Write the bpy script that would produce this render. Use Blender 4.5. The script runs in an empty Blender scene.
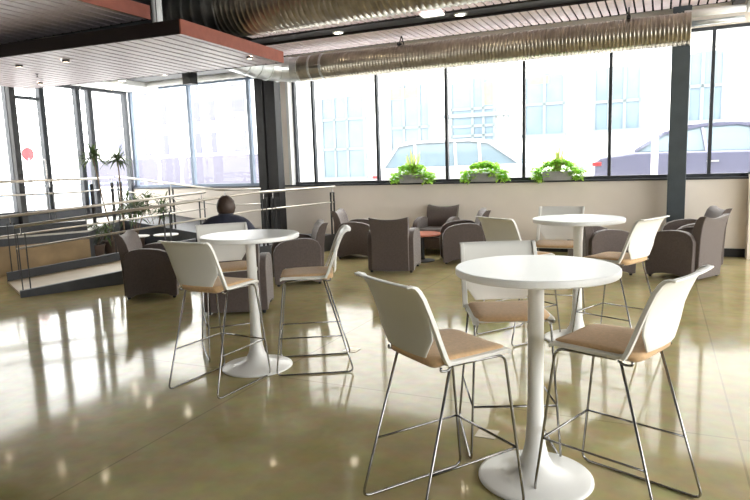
import bpy, bmesh, math, random
from mathutils import Vector, Matrix
random.seed(7)
C = bpy.context.scene.collection
PI = math.pi

# ------------------------------------------------------------ camera, world, light, exposure
FPX, PITCH, ROLL, HC = 614.958, .136, -.0315, 1.5697
cp, sp = math.cos(PITCH), math.sin(PITCH)
cF = Vector((0, cp, -sp)); r0 = Vector((1, 0, 0)); u0 = Vector((0, sp, cp))
cR = math.cos(ROLL)*r0 + math.sin(ROLL)*u0
cU = -math.sin(ROLL)*r0 + math.cos(ROLL)*u0
CAM = Vector((0, 0, HC))
cd = bpy.data.cameras.new('camera'); co = bpy.data.objects.new('camera', cd); C.objects.link(co)
cd.sensor_fit = 'HORIZONTAL'; cd.sensor_width = 36; cd.lens = FPX/750*36; cd.clip_start = .05; cd.clip_end = 400
m = Matrix((cR, cU, -cF)).transposed().to_4x4(); m.translation = CAM; co.matrix_world = m
bpy.context.scene.camera = co

w = bpy.data.worlds.new('overcast_sky'); bpy.context.scene.world = w; w.use_nodes = True
bg = w.node_tree.nodes['Background']; bg.inputs[0].default_value = (1, .985, .965, 1); bg.inputs[1].default_value = 5.0
vs = bpy.context.scene.view_settings
vs.view_transform = 'Standard'; vs.look = 'None'; vs.gamma = 1; vs.exposure = 1.0; vs.use_curve_mapping = False
bpy.context.scene.cycles.max_bounces = 10
bpy.context.scene.cycles.diffuse_bounces = 6
bpy.context.scene.cycles.transparent_max_bounces = 12
bpy.context.scene.cycles.use_denoising = True
bpy.context.scene.cycles.sample_clamp_indirect = 8

def ray(x, y): return cF + cR*((x-375)/FPX) - cU*((y-250)/FPX)
def fl(x, y, z=0.):                      # place of something seen at x,y standing at height z
    d = ray(x, y); return CAM + d*((z-HC)/d.z)
YAW = math.radians(25)
P0 = Vector((5.628, 9.365, 0))
WU = Vector((math.cos(YAW), -math.sin(YAW), 0)); WN = Vector((-math.sin(YAW), -math.cos(YAW), 0))
def W(u, v, z=0.): return P0 + WU*u + WN*v + Vector((0, 0, z))   # room frame: u along the window wall, v out from it
def wall_u(px, v):                       # u of the vertical line seen at column px on the plane v
    d = ray(px, 180); t = ((P0-CAM).dot(WN)+v)/d.dot(WN); return (CAM+d*t-P0).dot(WU)

# window daylight portals (sampling guides set exactly in the window openings)
def portal(c, nrm, w_, h_):
    ld = bpy.data.lights.new('window_portal', 'AREA'); ld.shape = 'RECTANGLE'; ld.size = w_; ld.size_y = h_
    ld.energy = 1; ld.cycles.is_portal = True
    o = bpy.data.objects.new('window_portal', ld); C.objects.link(o)
    o.location = c; o.rotation_mode = 'QUATERNION'; o.rotation_quaternion = (-Vector(nrm)).to_track_quat('Z', 'Y')
portal(W(-3.9, .02, 2.4), WN, 8.2, 2.2); portal(W(-10.6, .02, 2.4), WN, 3.6, 2.2)
portal(W(2.3, .02, 2.4), WN, 4.4, 2.2)
portal(W(-12.48, 2.65, 2.1), WU, 5.4, 2.9)
portal(W(4.38, 7.5, 2.2), -WU, 15, 2.7)

# ------------------------------------------------------------ materials
def mat(name, col, rough=.5, metal=0., noise=0., nscale=8., bump=0., bscale=60., spec=.5, sheen=0., coat=0.):
    M = bpy.data.materials.new(name); M.use_nodes = True; nt = M.node_tree; b = nt.nodes['Principled BSDF']
    b.inputs['Base Color'].default_value = (*col, 1); b.inputs['Roughness'].default_value = rough
    b.inputs['Metallic'].default_value = metal; b.inputs['Specular IOR Level'].default_value = spec
    b.inputs['Sheen Weight'].default_value = sheen; b.inputs['Coat Weight'].default_value = coat
    tc = nt.nodes.new('ShaderNodeTexCoord')
    if noise:
        n = nt.nodes.new('ShaderNodeTexNoise'); n.inputs['Scale'].default_value = nscale; n.inputs['Detail'].default_value = 5
        nt.links.new(tc.outputs['Object'], n.inputs['Vector'])
        r = nt.nodes.new('ShaderNodeValToRGB')
        r.color_ramp.elements[0].position = .3; r.color_ramp.elements[1].position = .7
        r.color_ramp.elements[0].color = (*[c*(1-noise) for c in col], 1)
        r.color_ramp.elements[1].color = (*[min(1, c*(1+noise)) for c in col], 1)
        nt.links.new(n.outputs['Fac'], r.inputs['Fac']); nt.links.new(r.outputs['Color'], b.inputs['Base Color'])
    if bump:
        n = nt.nodes.new('ShaderNodeTexNoise'); n.inputs['Scale'].default_value = bscale
        nt.links.new(tc.outputs['Object'], n.inputs['Vector'])
        bp = nt.nodes.new('ShaderNodeBump'); bp.inputs['Strength'].default_value = bump; bp.inputs['Distance'].default_value = .01
        nt.links.new(n.outputs['Fac'], bp.inputs['Height']); nt.links.new(bp.outputs['Normal'], b.inputs['Normal'])
    return M
M = {}
M['wall'] = mat('beige_paint', (.88, .80, .71), .8, noise=.03, nscale=2, bump=.05)
M['wall_dim'] = mat('bounce_damping_paint', (.36, .33, .29), .8, noise=.04)  # wall colour darkened to cut light bounced onto the stool backs
M['frame'] = mat('dark_anodised_frame', (.055, .06, .07), .35, .3, noise=.1)
M['frame_blue'] = mat('grey_blue_frame', (.20, .25, .33), .4, .2, noise=.08)
M['column'] = mat('slate_steel_paint', (.055, .068, .075), .55, noise=.12, nscale=5)
M['black'] = mat('black_paint', (.012, .011, .012), .5, noise=.2)
M['deck'] = mat('ceiling_deck_paint', (.16, .17, .18), .8, noise=.2, nscale=2)
M['white'] = mat('white_laminate', (.84, .83, .80), .28, noise=.015, nscale=3)
M['plastic'] = mat('white_plastic', (.82, .80, .75), .38, noise=.015, nscale=4, spec=.5)
M['pad'] = mat('tan_upholstery', (.62, .40, .21), .85, noise=.09, nscale=60, bump=.25, bscale=300, sheen=.2)
M['chrome'] = mat('chrome_rod', (.30, .29, .28), .2, 1., noise=.05)
M['taupe'] = mat('taupe_upholstery', (.105, .078, .068), .75, noise=.14, nscale=50, bump=.25, bscale=250, sheen=.35)
M['galv'] = mat('galvanised_duct', (.42, .38, .31), .30, .9, noise=.22, nscale=7, bump=.1, bscale=30)
M['galvw'] = mat('bright_galvanised_duct', (.70, .72, .72), .32, .75, noise=.1, nscale=12)
M['galvd'] = mat('dark_galvanised_duct', (.30, .29, .27), .30, .9, noise=.25, nscale=6, bump=.1, bscale=30)
M['slat'] = mat('pale_wood_slat', (.48, .41, .43), .42, noise=.08, nscale=6)
M['slat_lit'] = mat('glare_lit_slat', (.93, .78, .80), .45, noise=.08, nscale=6)  # pink window glare and floor bounce put into the slat colour
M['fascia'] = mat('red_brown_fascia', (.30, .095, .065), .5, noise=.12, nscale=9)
M['fascia_shaded'] = mat('shaded_fascia', (.012, .006, .006), .6, noise=.12, nscale=9)  # shadow on the near and far fascias put into the colour
M['whitep'] = mat('white_paint', (.82, .82, .80), .6, noise=.03)
M['rail'] = mat('brushed_steel_rail', (.62, .57, .50), .3, .85, noise=.06)
M['curb'] = mat('dark_curb_steel', (.045, .047, .052), .5, noise=.15)
M['tanwall'] = mat('tan_concrete_panel', (.36, .25, .13), .6, noise=.22, nscale=3)
M['carpet'] = mat('grey_ramp_concrete', (.10, .105, .115), .6, noise=.15, nscale=12)
M['ramp'] = mat('tan_ramp_concrete', (.42, .34, .23), .35, noise=.12, nscale=4)
M['landing'] = mat('pale_entry_tile', (.60, .57, .52), .35, noise=.06, nscale=4)
M['leaf'] = mat('bright_green_leaf', (.48, .76, .13), .5, noise=.3, nscale=14, spec=.4)
M['leafd'] = mat('deep_green_leaf', (.07, .11, .035), .45, noise=.4, nscale=10)
M['leafy'] = mat('yellow_green_leaf', (.55, .62, .20), .5, noise=.3, nscale=20)
M['stem'] = mat('brown_stem', (.16, .11, .07), .8, noise=.2)
M['trough'] = mat('grey_planter', (.36, .36, .35), .6, noise=.1)
M['pot'] = mat('brown_pot', (.10, .065, .05), .45, noise=.15)
M['soil'] = mat('potting_soil', (.03, .02, .015), .9, noise=.3, nscale=60)
M['redtop'] = mat('reddish_wood_top', (.50, .17, .11), .25, noise=.1, nscale=7)
M['brass'] = mat('brass_plate', (.48, .43, .33), .35, .6, noise=.08)
M['skin'] = mat('skin', (.55, .36, .27), .55, noise=.04)
M['hair'] = mat('brown_hair', (.055, .032, .022), .55, noise=.3, nscale=90, bump=.5, bscale=160)
M['navy'] = mat('navy_jacket', (.018, .020, .040), .75, noise=.2, nscale=20, sheen=.2)
M['jeans'] = mat('dark_jeans', (.02, .025, .04), .8, noise=.15)
M['facade'] = mat('pale_render_facade', (.86, .85, .82), .85, noise=.03, nscale=1)
M['facadeb'] = mat('cream_brick_facade', (.82, .80, .76), .85, noise=.05, nscale=3)
M['extglass'] = mat('pale_blue_window_glass', (.115, .16, .20), .25, noise=.2, nscale=.9)
M['slit'] = mat('grey_violet_slit_glass', (.15, .15, .20), .9, spec=.1)
M['extframe'] = mat('grey_green_window_frame', (.15, .18, .19), .6)
M['extyellow'] = mat('yellow_blind', (.36, .31, .13), .7, noise=.08)
M['street'] = mat('pale_asphalt', (.52, .52, .52), .85, noise=.08, nscale=2)
M['walk'] = mat('pale_sidewalk', (.68, .67, .65), .85, noise=.05, nscale=2)
M['carw'] = mat('white_car_paint', (.60, .61, .66), .2, coat=.6)
M['card'] = mat('slate_blue_car_paint', (.15, .155, .23), .2, coat=.6)
M['carg'] = mat('car_window_glass', (.20, .27, .32), .08)
M['tyre'] = mat('tyre_rubber', (.03, .03, .03), .8)
M['red'] = mat('red_lens', (.35, .05, .06), .3)
M['blue'] = mat('blue_enamel', (.16, .17, .42), .5)
M['bark'] = mat('pale_bark', (.62, .58, .55), .85, noise=.1)
M['hedge'] = mat('grey_violet_brick', (.12, .115, .15), .85, noise=.1)
M['pale_post'] = mat('pale_post', (.80, .78, .72), .5)
def translucent(m_, w_):
    nt_ = m_.node_tree; b_ = nt_.nodes['Principled BSDF']; o_ = nt_.nodes['Material Output']; t_ = nt_.nodes.new('ShaderNodeBsdfTranslucent'); x_ = nt_.nodes.new('ShaderNodeMixShader')
    x_.inputs[0].default_value = w_; src = b_.inputs['Base Color'].links[0].from_socket; nt_.links.new(src, t_.inputs[0])
    nt_.links.new(b_.outputs[0], x_.inputs[1]); nt_.links.new(t_.outputs[0], x_.inputs[2]); nt_.links.new(x_.outputs[0], o_.inputs[0])
translucent(M['leaf'], .5); translucent(M['leafy'], .5); translucent(M['leafd'], .3)
def emis(name, col, s):
    m_ = bpy.data.materials.new(name); m_.use_nodes = True; b = m_.node_tree.nodes['Principled BSDF']
    b.inputs['Base Color'].default_value = (*col, 1); b.inputs['Emission Color'].default_value = (*col, 1)
    b.inputs['Emission Strength'].default_value = s; return m_
M['lamp'] = emis('warm_lamp_lens', (1, .87, .68), 22)
M['spot'] = emis('spot_lamp_lens', (1, .82, .58), 110)
M['panel'] = emis('white_light_panel', (1, .97, .92), .5)

gm = bpy.data.materials.new('clear_window_glass'); gm.use_nodes = True; nt = gm.node_tree
for n in list(nt.nodes): nt.nodes.remove(n)
out = nt.nodes.new('ShaderNodeOutputMaterial'); mx = nt.nodes.new('ShaderNodeMixShader')
tr = nt.nodes.new('ShaderNodeBsdfTransparent'); tr.inputs[0].default_value = (.96, .975, .98, 1)
gl = nt.nodes.new('ShaderNodeBsdfGlossy'); gl.inputs['Roughness'].default_value = .02
fr = nt.nodes.new('ShaderNodeFresnel'); fr.inputs[0].default_value = 1.3
ge = nt.nodes.new('ShaderNodeNewGeometry'); fc = nt.nodes.new('ShaderNodeMath'); fc.operation = 'SUBTRACT'; fc.inputs[0].default_value = 1
fx = nt.nodes.new('ShaderNodeMath'); fx.operation = 'MULTIPLY'; nt.links.new(ge.outputs['Backfacing'], fc.inputs[1]); nt.links.new(fc.outputs[0], fx.inputs[0]); nt.links.new(fr.outputs[0], fx.inputs[1])
nt.links.new(fx.outputs[0], mx.inputs[0]); nt.links.new(tr.outputs[0], mx.inputs[1]); nt.links.new(gl.outputs[0], mx.inputs[2])
nt.links.new(mx.outputs[0], out.inputs[0]); M['glass'] = gm

# polished concrete: mottled, with saw-cut joints in the room's own grid
fm = bpy.data.materials.new('polished_concrete'); fm.use_nodes = True; nt = fm.node_tree; L = nt.links
b = nt.nodes['Principled BSDF']; tc = nt.nodes.new('ShaderNodeTexCoord')
mp = nt.nodes.new('ShaderNodeMapping'); L.new(tc.outputs['Object'], mp.inputs[0])
n1 = nt.nodes.new('ShaderNodeTexNoise'); n1.inputs['Scale'].default_value = .7; n1.inputs['Detail'].default_value = 8; n1.inputs['Roughness'].default_value = .6
L.new(mp.outputs[0], n1.inputs['Vector'])
cr = nt.nodes.new('ShaderNodeValToRGB'); e = cr.color_ramp.elements
e[0].position = .3; e[0].color = (.27, .22, .095, 1); e[1].position = .72; e[1].color = (.52, .44, .24, 1)
L.new(n1.outputs['Fac'], cr.inputs[0])
n2 = nt.nodes.new('ShaderNodeTexNoise'); n2.inputs['Scale'].default_value = 9; n2.inputs['Detail'].default_value = 6
L.new(mp.outputs[0], n2.inputs['Vector'])
mxx = nt.nodes.new('ShaderNodeMix'); mxx.data_type = 'RGBA'; mxx.blend_type = 'OVERLAY'; mxx.inputs[0].default_value = .22
L.new(cr.outputs[0], mxx.inputs[6]); L.new(n2.outputs['Color'], mxx.inputs[7])
sx = nt.nodes.new('ShaderNodeSeparateXYZ'); L.new(tc.outputs['Object'], sx.inputs[0])
def joint(axis, period, off):
    a = nt.nodes.new('ShaderNodeMath'); a.operation = 'ADD'; a.inputs[1].default_value = off+900*period; L.new(sx.outputs[axis], a.inputs[0])
    d = nt.nodes.new('ShaderNodeMath'); d.operation = 'MODULO'; d.inputs[1].default_value = period; L.new(a.outputs[0], d.inputs[0])
    l = nt.nodes.new('ShaderNodeMath'); l.operation = 'LESS_THAN'; l.inputs[1].default_value = .012; L.new(d.outputs[0], l.inputs[0])
    return l
j1 = joint('X', 3.1, .72); j2 = joint('Y', 3.15, .8)
jm = nt.nodes.new('ShaderNodeMath'); jm.operation = 'MAXIMUM'; L.new(j1.outputs[0], jm.inputs[0]); L.new(j2.outputs[0], jm.inputs[1])
js = nt.nodes.new('ShaderNodeMath'); js.operation = 'MULTIPLY'; js.inputs[1].default_value = .35; L.new(jm.outputs[0], js.inputs[0])
mj = nt.nodes.new('ShaderNodeMix'); mj.data_type = 'RGBA'; mj.inputs[7].default_value = (.12, .09, .06, 1)
L.new(js.outputs[0], mj.inputs[0]); L.new(mxx.outputs[2], mj.inputs[6]); L.new(mj.outputs[2], b.inputs['Base Color'])
rr = nt.nodes.new('ShaderNodeMapRange'); rr.inputs[3].default_value = .05; rr.inputs[4].default_value = .11
L.new(n1.outputs['Fac'], rr.inputs[0]); L.new(rr.outputs[0], b.inputs['Roughness'])
n3 = nt.nodes.new('ShaderNodeTexNoise'); n3.inputs['Scale'].default_value = 1.6; n3.inputs['Detail'].default_value = 2; L.new(mp.outputs[0], n3.inputs['Vector'])
bp_ = nt.nodes.new('ShaderNodeBump'); bp_.inputs['Strength'].default_value = .05; bp_.inputs['Distance'].default_value = .02
L.new(n3.outputs['Fac'], bp_.inputs['Height']); L.new(bp_.outputs[0], b.inputs['Normal'])
b.inputs['IOR'].default_value = 1.30; b.inputs['Specular IOR Level'].default_value = .30; M['floor'] = fm

# ------------------------------------------------------------ mesh helpers
def obj(name, bm, material, parent=None, bevel=0., smooth=False, seg=2, sub=0):
    me = bpy.data.meshes.new(name); bmesh.ops.recalc_face_normals(bm, faces=bm.faces[:]); bm.to_mesh(me); bm.free()
    me.materials.append(material if not isinstance(material, str) else M[material])
    o = bpy.data.objects.new(name, me); C.objects.link(o)
    if parent: o.parent = parent
    if bevel:
        md = o.modifiers.new('bevel', 'BEVEL'); md.width = bevel; md.segments = seg; md.limit_method = 'ANGLE'; md.angle_limit = .6
        md.harden_normals = True
    if sub: md = o.modifiers.new('subsurf', 'SUBSURF'); md.levels = sub; md.render_levels = sub
    if smooth or bevel or sub:
        me.polygons.foreach_set('use_smooth', [True]*len(me.polygons))
    return o
def tag(o, label, cat, group=None, kind=None):
    if label: o['label'] = label
    if cat: o['category'] = cat
    if group: o['group'] = group
    if kind: o['kind'] = kind
    return o
def thing(name, label, cat, loc=(0, 0, 0), rz=0., group=None):
    o = bpy.data.objects.new(name, None); C.objects.link(o); o.empty_display_size = .2
    o.location = loc; o.rotation_euler = (0, 0, rz); return tag(o, label, cat, group)
def struct(name, bm, material, parent=None, **k):
    o = obj(name, bm, material, parent, **k)
    if not parent: o['kind'] = 'structure'
    return o
def dup(root, loc, rz, label, group=None):
    r = root.copy(); C.objects.link(r); r.location = loc; r.rotation_euler = (0, 0, rz); r['label'] = label
    if group: r['group'] = group
    for ch in list(root.children):
        c = ch.copy(); C.objects.link(c); c.parent = r
        for g in ch.children:
            d = g.copy(); C.objects.link(d); d.parent = c
    return r
def B(): return bmesh.new()
def box(bm, a, b_, f=None):              # axis box in local coords; f maps a point
    vs_ = []
    for z in (a[2], b_[2]):
        for x, y in ((a[0], a[1]), (b_[0], a[1]), (b_[0], b_[1]), (a[0], b_[1])):
            p = Vector((x, y, z)); vs_.append(bm.verts.new(f(p) if f else p))
    for q in ((3, 2, 1, 0), (4, 5, 6, 7), (0, 1, 5, 4), (1, 2, 6, 5), (2, 3, 7, 6), (3, 0, 4, 7)): bm.faces.new([vs_[i] for i in q])
def wbox(bm, u, v, z): box(bm, (u[0], v[0], z[0]), (u[1], v[1], z[1]), lambda p: W(p.x, p.y, p.z))
def bar(bm, p, q, w_, h_, up=(0, 0, 1)):     # rectangular bar from p to q
    p, q = Vector(p), Vector(q); d = (q-p).normalized(); s = d.cross(Vector(up))
    if s.length < 1e-4: s = d.cross(Vector((1, 0, 0)))
    s.normalize(); t = s.cross(d)
    rings = [[bm.verts.new(c+s*a*w_/2+t*b_*h_/2) for a, b_ in ((-1, -1), (1, -1), (1, 1), (-1, 1))] for c in (p, q)]
    for i in range(4): bm.faces.new((rings[0][i], rings[0][(i+1) % 4], rings[1][(i+1) % 4], rings[1][i]))
    bm.faces.new(rings[0][::-1]); bm.faces.new(rings[1])
def fillet(pts, r, n=5, closed=False):
    pts = [Vector(p) for p in pts]; out_ = [] if closed else [pts[0]]
    N = len(pts); rng = range(N) if closed else range(1, N-1)
    for i in rng:
        a, b_, c = pts[i-1], pts[i], pts[(i+1) % N]
        d1 = (a-b_); d2 = (c-b_); rr_ = min(r, d1.length*.45, d2.length*.45)
        p1 = b_+d1.normalized()*rr_; p2 = b_+d2.normalized()*rr_
        for k in range(n+1):
            t = k/n; out_.append(p1*(1-t)**2+b_*2*t*(1-t)+p2*t*t)
    if not closed: out_.append(pts[-1])
    return out_
def tube(bm, pts, r, n=8, closed=False, radii=None, caps=True):
    pts = [Vector(p) for p in pts]; N = len(pts); rings = []; prev = None
    for i, p in enumerate(pts):
        if closed: t = pts[(i+1) % N]-pts[i-1]
        else: t = pts[min(i+1, N-1)]-pts[max(i-1, 0)]
        t.normalize()
        if prev is None:
            a = Vector((0, 0, 1)) if abs(t.z) < .9 else Vector((1, 0, 0)); s = t.cross(a).normalized()
        else: s = (prev-t*prev.dot(t)).normalized()
        prev = s; q = t.cross(s); R_ = radii[i] if radii else r
        rings.append([bm.verts.new(p+(s*math.cos(2*PI*k/n)+q*math.sin(2*PI*k/n))*R_) for k in range(n)])
    for i in range(N if closed else N-1):
        A, B_ = rings[i], rings[(i+1) % N]
        for k in range(n): bm.faces.new((A[k], A[(k+1) % n], B_[(k+1) % n], B_[k]))
    if not closed and caps: bm.faces.new(rings[0][::-1]); bm.faces.new(rings[-1])
def lathe(bm, prof, n=40, c=(0, 0, 0)):     # prof (r,z); closes at r=0
    c = Vector(c); rings = []
    for r, z in prof:
        if r < 1e-6: rings.append([bm.verts.new(c+Vector((0, 0, z)))])
        else: rings.append([bm.verts.new(c+Vector((r*math.cos(2*PI*k/n), r*math.sin(2*PI*k/n), z))) for k in range(n)])
    for A, B_ in zip(rings, rings[1:]):
        for k in range(n):
            a, b_, c_, d = A[k % len(A)], A[(k+1) % len(A)], B_[(k+1) % len(B_)], B_[k % len(B_)]
            f = [x for i, x in enumerate((a, b_, c_, d)) if x not in (a, b_, c_, d)[:i]]
            if len(f) > 2: bm.faces.new(f)
def prism(bm, poly, z0, z1, f=None):     # poly xy; z0/z1 number or per-vertex list
    n = len(poly); g = f or (lambda p: p)
    zz = lambda z, i: z[i] if isinstance(z, (list, tuple)) else z
    lo = [bm.verts.new(g(Vector((p[0], p[1], zz(z0, i))))) for i, p in enumerate(poly)]
    hi = [bm.verts.new(g(Vector((p[0], p[1], zz(z1, i))))) for i, p in enumerate(poly)]
    bm.faces.new(lo[::-1]); bm.faces.new(hi)
    for i in range(n): bm.faces.new((lo[i], lo[(i+1) % n], hi[(i+1) % n], hi[i]))
def grid(bm, rows, closed_u=False):
    vr = [[bm.verts.new(p) for p in r] for r in rows]
    for A, B_ in zip(vr, vr[1:]):
        for k in range(len(A)-1): bm.faces.new((A[k], A[k+1], B_[k+1], B_[k]))
    return vr

# ============================================================ SETTING
bm = B(); box(bm, (-13.2, -19, -.1), (6, .0, 0)); 
floor = struct('floor', bm, 'floor'); floor.location = P0; floor.rotation_euler = (0, 0, -YAW)
bm = B(); wbox(bm, (-13.5, 5.2), (-.3, 19.2), (4.4, 4.5)); struct('ceiling', bm, 'deck')
# window wall: low wall, sill, header
bm = B(); wbox(bm, (-12.6, 4.6), (-.28, 0), (0, 1.2)); struct('wall_back', bm, 'wall')
bm = B(); wbox(bm, (-8.06, 4.6), (-.28, 0), (3.5, 4.4)); struct('wall_header', bm, 'wall')
bm = B(); wbox(bm, (-12.6, -8.06), (-.28, 0), (3.5, 4.4)); struct('wall_header_left', bm, 'column')
bm = B(); wbox(bm, (-8.77, 4.4), (.0, .02), (0, .13)); struct('baseboard_back', bm, 'black')
bm = B(); wbox(bm, (-12.5, 4.5), (-.24, .03), (1.2, 1.232)); struct('trim_1', bm, 'frame', bevel=.004)   # sill ledge
bm = B(); wbox(bm, (-8.77, -8.06), (-.28, .06), (1.232, 3.5)); struct('wall_pier', bm, 'wall')
bm = B(); wbox(bm, (-8.06, -8.0), (-.2, .07), (1.232, 3.5)); struct('trim_2', bm, 'whitep')
def window(n, us, z0, z1, v0=-.17, v1=-.11, fr='frame', z00=None, wide=.05):
    f = B(); g = B(); zb = z0
    for i, u in enumerate(us): wbox(f, (u-wide/2, u+wide/2), (v0, v1+.03), (zb, z1))
    wbox(f, (us[0]-wide/2, us[-1]+wide/2), (v0, v1+.05), (zb, zb+.055)); wbox(f, (us[0]-wide/2, us[-1]+wide/2), (v0, v1+.02), (z1-.05, z1))
    o = struct('window_%d' % n, f, fr)
    for a, b_ in zip(us, us[1:]):
        g = B(); wbox(g, (a+.02, b_-.02), (v0+.03, v0+.038), (zb+.05, z1-.045)); obj('glass_pane', g, 'glass', o)
    return o
window(1, [-12.45, -10.71, -9.10, -8.77], 1.232, 3.5, fr='frame_blue', wide=.075)
window(2, [-7.97, -7.54, -6.13, -4.735, -3.33, -1.93, -.47, .93, 2.33, 3.73, 4.4], 1.232, 3.5)
# left side wall of glazed doors on the raised entry
PZ = .62
bm = B(); box(bm, (-12.7, -.1, 0), (-12.4, 7.6, PZ), lambda p: W(p.x, p.y, p.z)); struct('wall_left', bm, 'curb')
def side_frame(n, vs_, z0, z1, u=-12.5, sub=None, kick=.16, name='door'):
    f = B()
    for v in vs_: wbox(f, (u-.06, u+.05), (v-.045, v+.045), (z0, z1))
    wbox(f, (u-.05, u+.04), (vs_[0], vs_[-1]), (z0, z0+kick)); wbox(f, (u-.05, u+.04), (vs_[0], vs_[-1]), (z1-.07, z1))
    if sub: wbox(f, (u-.05, u+.04), (vs_[0], vs_[-1]), (sub-.03, sub+.03))
    o = struct('%s_%d' % (name, n), f, 'frame')
    for a, b_ in zip(vs_, vs_[1:]):
        g = B(); wbox(g, (u-.01, u), (a+.04, b_-.04), (z0+kick, z1-.06)); obj('glass_pane', g, 'glass', o)
    return o
def side_v(px):
    d = ray(px, 150); tt = (P0-CAM+WU*(-12.5)).dot(WU)/d.dot(WU); return (CAM+d*tt-P0).dot(WN)
sv = [side_v(px) for px in (93.5, 81.5, 46, 14)]
side_frame(3, [.02, sv[0]], PZ, 3.45, name='window', kick=.10)
side_frame(6, [sv[0]+.02, sv[1]], PZ, 3.45, name='window', kick=.28)
d2 = side_frame(1, [sv[1]+.02, sv[2]], PZ, 3.45, kick=.28)
d3 = side_frame(2, [sv[2]+.02, sv[3]], PZ, 3.45, sub=3.1, kick=.28)
for d, v in ((d2, sv[2]-.12), (d3, sv[2]+.14)):
    bm = B(); tube(bm, fillet([W(-12.42, v, 1.5), W(-12.36, v, 1.5), W(-12.36, v, 1.9), W(-12.42, v, 1.9)], .03), .014); obj('door_handle', bm, 'chrome', d, smooth=True)
side_frame(4, [sv[3]+.05, 5.3], PZ, 3.45, name='window', kick=.28)
bm = B(); wbox(bm, (-12.44, -12.34), (sv[3]-.03, sv[3]+.09), (PZ, 3.43)); tag(obj('door_post', bm, 'black'), 'thick dark post at the left of the glazed entry doors', 'post')
bm = B(); wbox(bm, (-12.65, -12.35), (-.28, 19), (3.45, 4.4)); wbox(bm, (-12.65, -12.35), (5.33, 19), (PZ, 3.45)); wbox(bm, (-12.65, -12.35), (7.6, 19), (0, PZ)); struct('wall_left_upper', bm, 'wall_dim')  # closed and darkened past the last pane to block light from the left
bm = B(); wbox(bm, (-12.35, -11.45), (0, 7.6), (3.43, 3.6)); struct('trim_3', bm, 'whitep')  # soffit over the doors
# right side wall with its own windows, and the wall behind the camera
bm = B(); wbox(bm, (4.4, 4.6), (0, 19), (0, .85)); wbox(bm, (4.4, 4.6), (0, 19), (3.6, 4.4)); wbox(bm, (4.4, 4.6), (15.1, 19), (.85, 3.6)); struct('wall_right', bm, 'wall')
f = B()
for k in range(11): wbox(f, (4.42, 4.5), (.05+k*1.5-.03, .05+k*1.5+.03), (.85, 3.6))
wbox(f, (4.42, 4.5), (.05, 15.1), (.85, .9)); wbox(f, (4.42, 4.5), (.05, 15.1), (3.55, 3.6)); wr = struct('window_5', f, 'frame')
for k in range(10): g = B(); wbox(g, (4.455, 4.462), (.08+k*1.5, .05+(k+1)*1.5-.03), (.9, 3.55)); obj('glass_pane', g, 'glass', wr)
bm = B(); wbox(bm, (-12.65, 4.6), (18.8, 19), (0, 4.4)); struct('wall_front', bm, 'wall_dim')  # out of view, darkened so it returns less light
# pilaster return at the right edge of view
bm = B(); wbox(bm, (.06, .32), (0, .22), (0, 1.28)); struct('wall_pilaster', bm, 'wall', bevel=.005)
bm = B(); wbox(bm, (.05, .33), (-.02, .24), (1.28, 1.31)); struct('trim_4', bm, 'frame')

# steel columns
bm = B(); uc = wall_u(676.5, .28)
wbox(bm, (uc-.125, uc+.125), (.16, .40), (0, 4.4)); o = obj('steel_column', bm, 'column', bevel=.008)
tag(o, 'broad slate grey steel column in front of the right-hand windows', 'column')
bm = B(); ua, ub = wall_u(262.5, .4), wall_u(281.5, .4)
wbox(bm, (ua, ua+.19), (.28, .52), (0, 4.4)); o = obj('steel_column', bm, 'black', bevel=.006)
bm = B(); wbox(bm, (ua+.215, ub), (.28, .50), (0, 4.4)); obj('side_flange', bm, 'black', o, bevel=.005)
bm = B(); wbox(bm, (ua+.19, ua+.215), (.34, .46), (0, 4.4)); obj('web', bm, 'frame_blue', o)
tag(o, 'near-black double steel column left of the beige pier, reaching the landing', 'column')

# ============================================================ CEILING
SB = .10
def cloud(name, label, u0_, u1_, v0_, v1_, z, slat, fright='fascia', fnear='fascia_shaded', ffar='fascia_shaded', depth=.17, pitch=.12, rot=0.):
    t = thing(name, label, 'ceiling panel', W((u0_+u1_)/2, (v0_+v1_)/2, z), 0)
    inv = Matrix.Translation(-t.location)
    def part(nm, bm, m_):
        bm.transform(inv); return obj(nm, bm, m_, t)
    bm = B(); u = u0_+.03
    while u < u1_-.06:
        wbox(bm, (u, min(u+pitch*.78, u1_-.03)), (v0_+.02, v1_-.02), (z, z+.02)); u += pitch
    part('slats', bm, slat)
    bm = B(); wbox(bm, (u0_+.02, u1_-.02), (v0_+.02, v1_-.02), (z+.09, z+.10)); part('backing', bm, 'black')
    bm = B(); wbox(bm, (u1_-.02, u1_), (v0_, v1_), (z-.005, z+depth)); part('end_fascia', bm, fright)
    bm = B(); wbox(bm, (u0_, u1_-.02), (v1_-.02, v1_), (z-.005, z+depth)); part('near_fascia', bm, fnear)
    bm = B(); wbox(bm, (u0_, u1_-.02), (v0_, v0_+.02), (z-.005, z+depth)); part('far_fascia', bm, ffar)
    for u in (u0_+.6, u1_-.6):
        for v in (v0_+.3, v1_-.3): bm = B(); tube(bm, [W(u, v, z+.10), W(u, v, 4.3)], .006, 6); part('hanger_rod', bm, 'black')
    t.rotation_euler.z = rot
    return t
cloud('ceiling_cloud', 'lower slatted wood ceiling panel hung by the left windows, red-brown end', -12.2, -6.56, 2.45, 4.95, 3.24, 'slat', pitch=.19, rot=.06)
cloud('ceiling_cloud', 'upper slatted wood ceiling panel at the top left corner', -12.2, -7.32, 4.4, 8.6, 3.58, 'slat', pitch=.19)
cloud('ceiling_cloud', 'slatted ceiling panel, coloured as lit by glare, between the dark track and the right windows', -8.3, -.28, .30, 1.38, 3.75, 'slat_lit', 'black')
cloud('ceiling_cloud', 'slatted ceiling panel on the room side of the dark track, above the big duct', -7.6, 3.8, 1.76, 2.86, 3.80, 'slat_lit', 'fascia')
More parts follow.
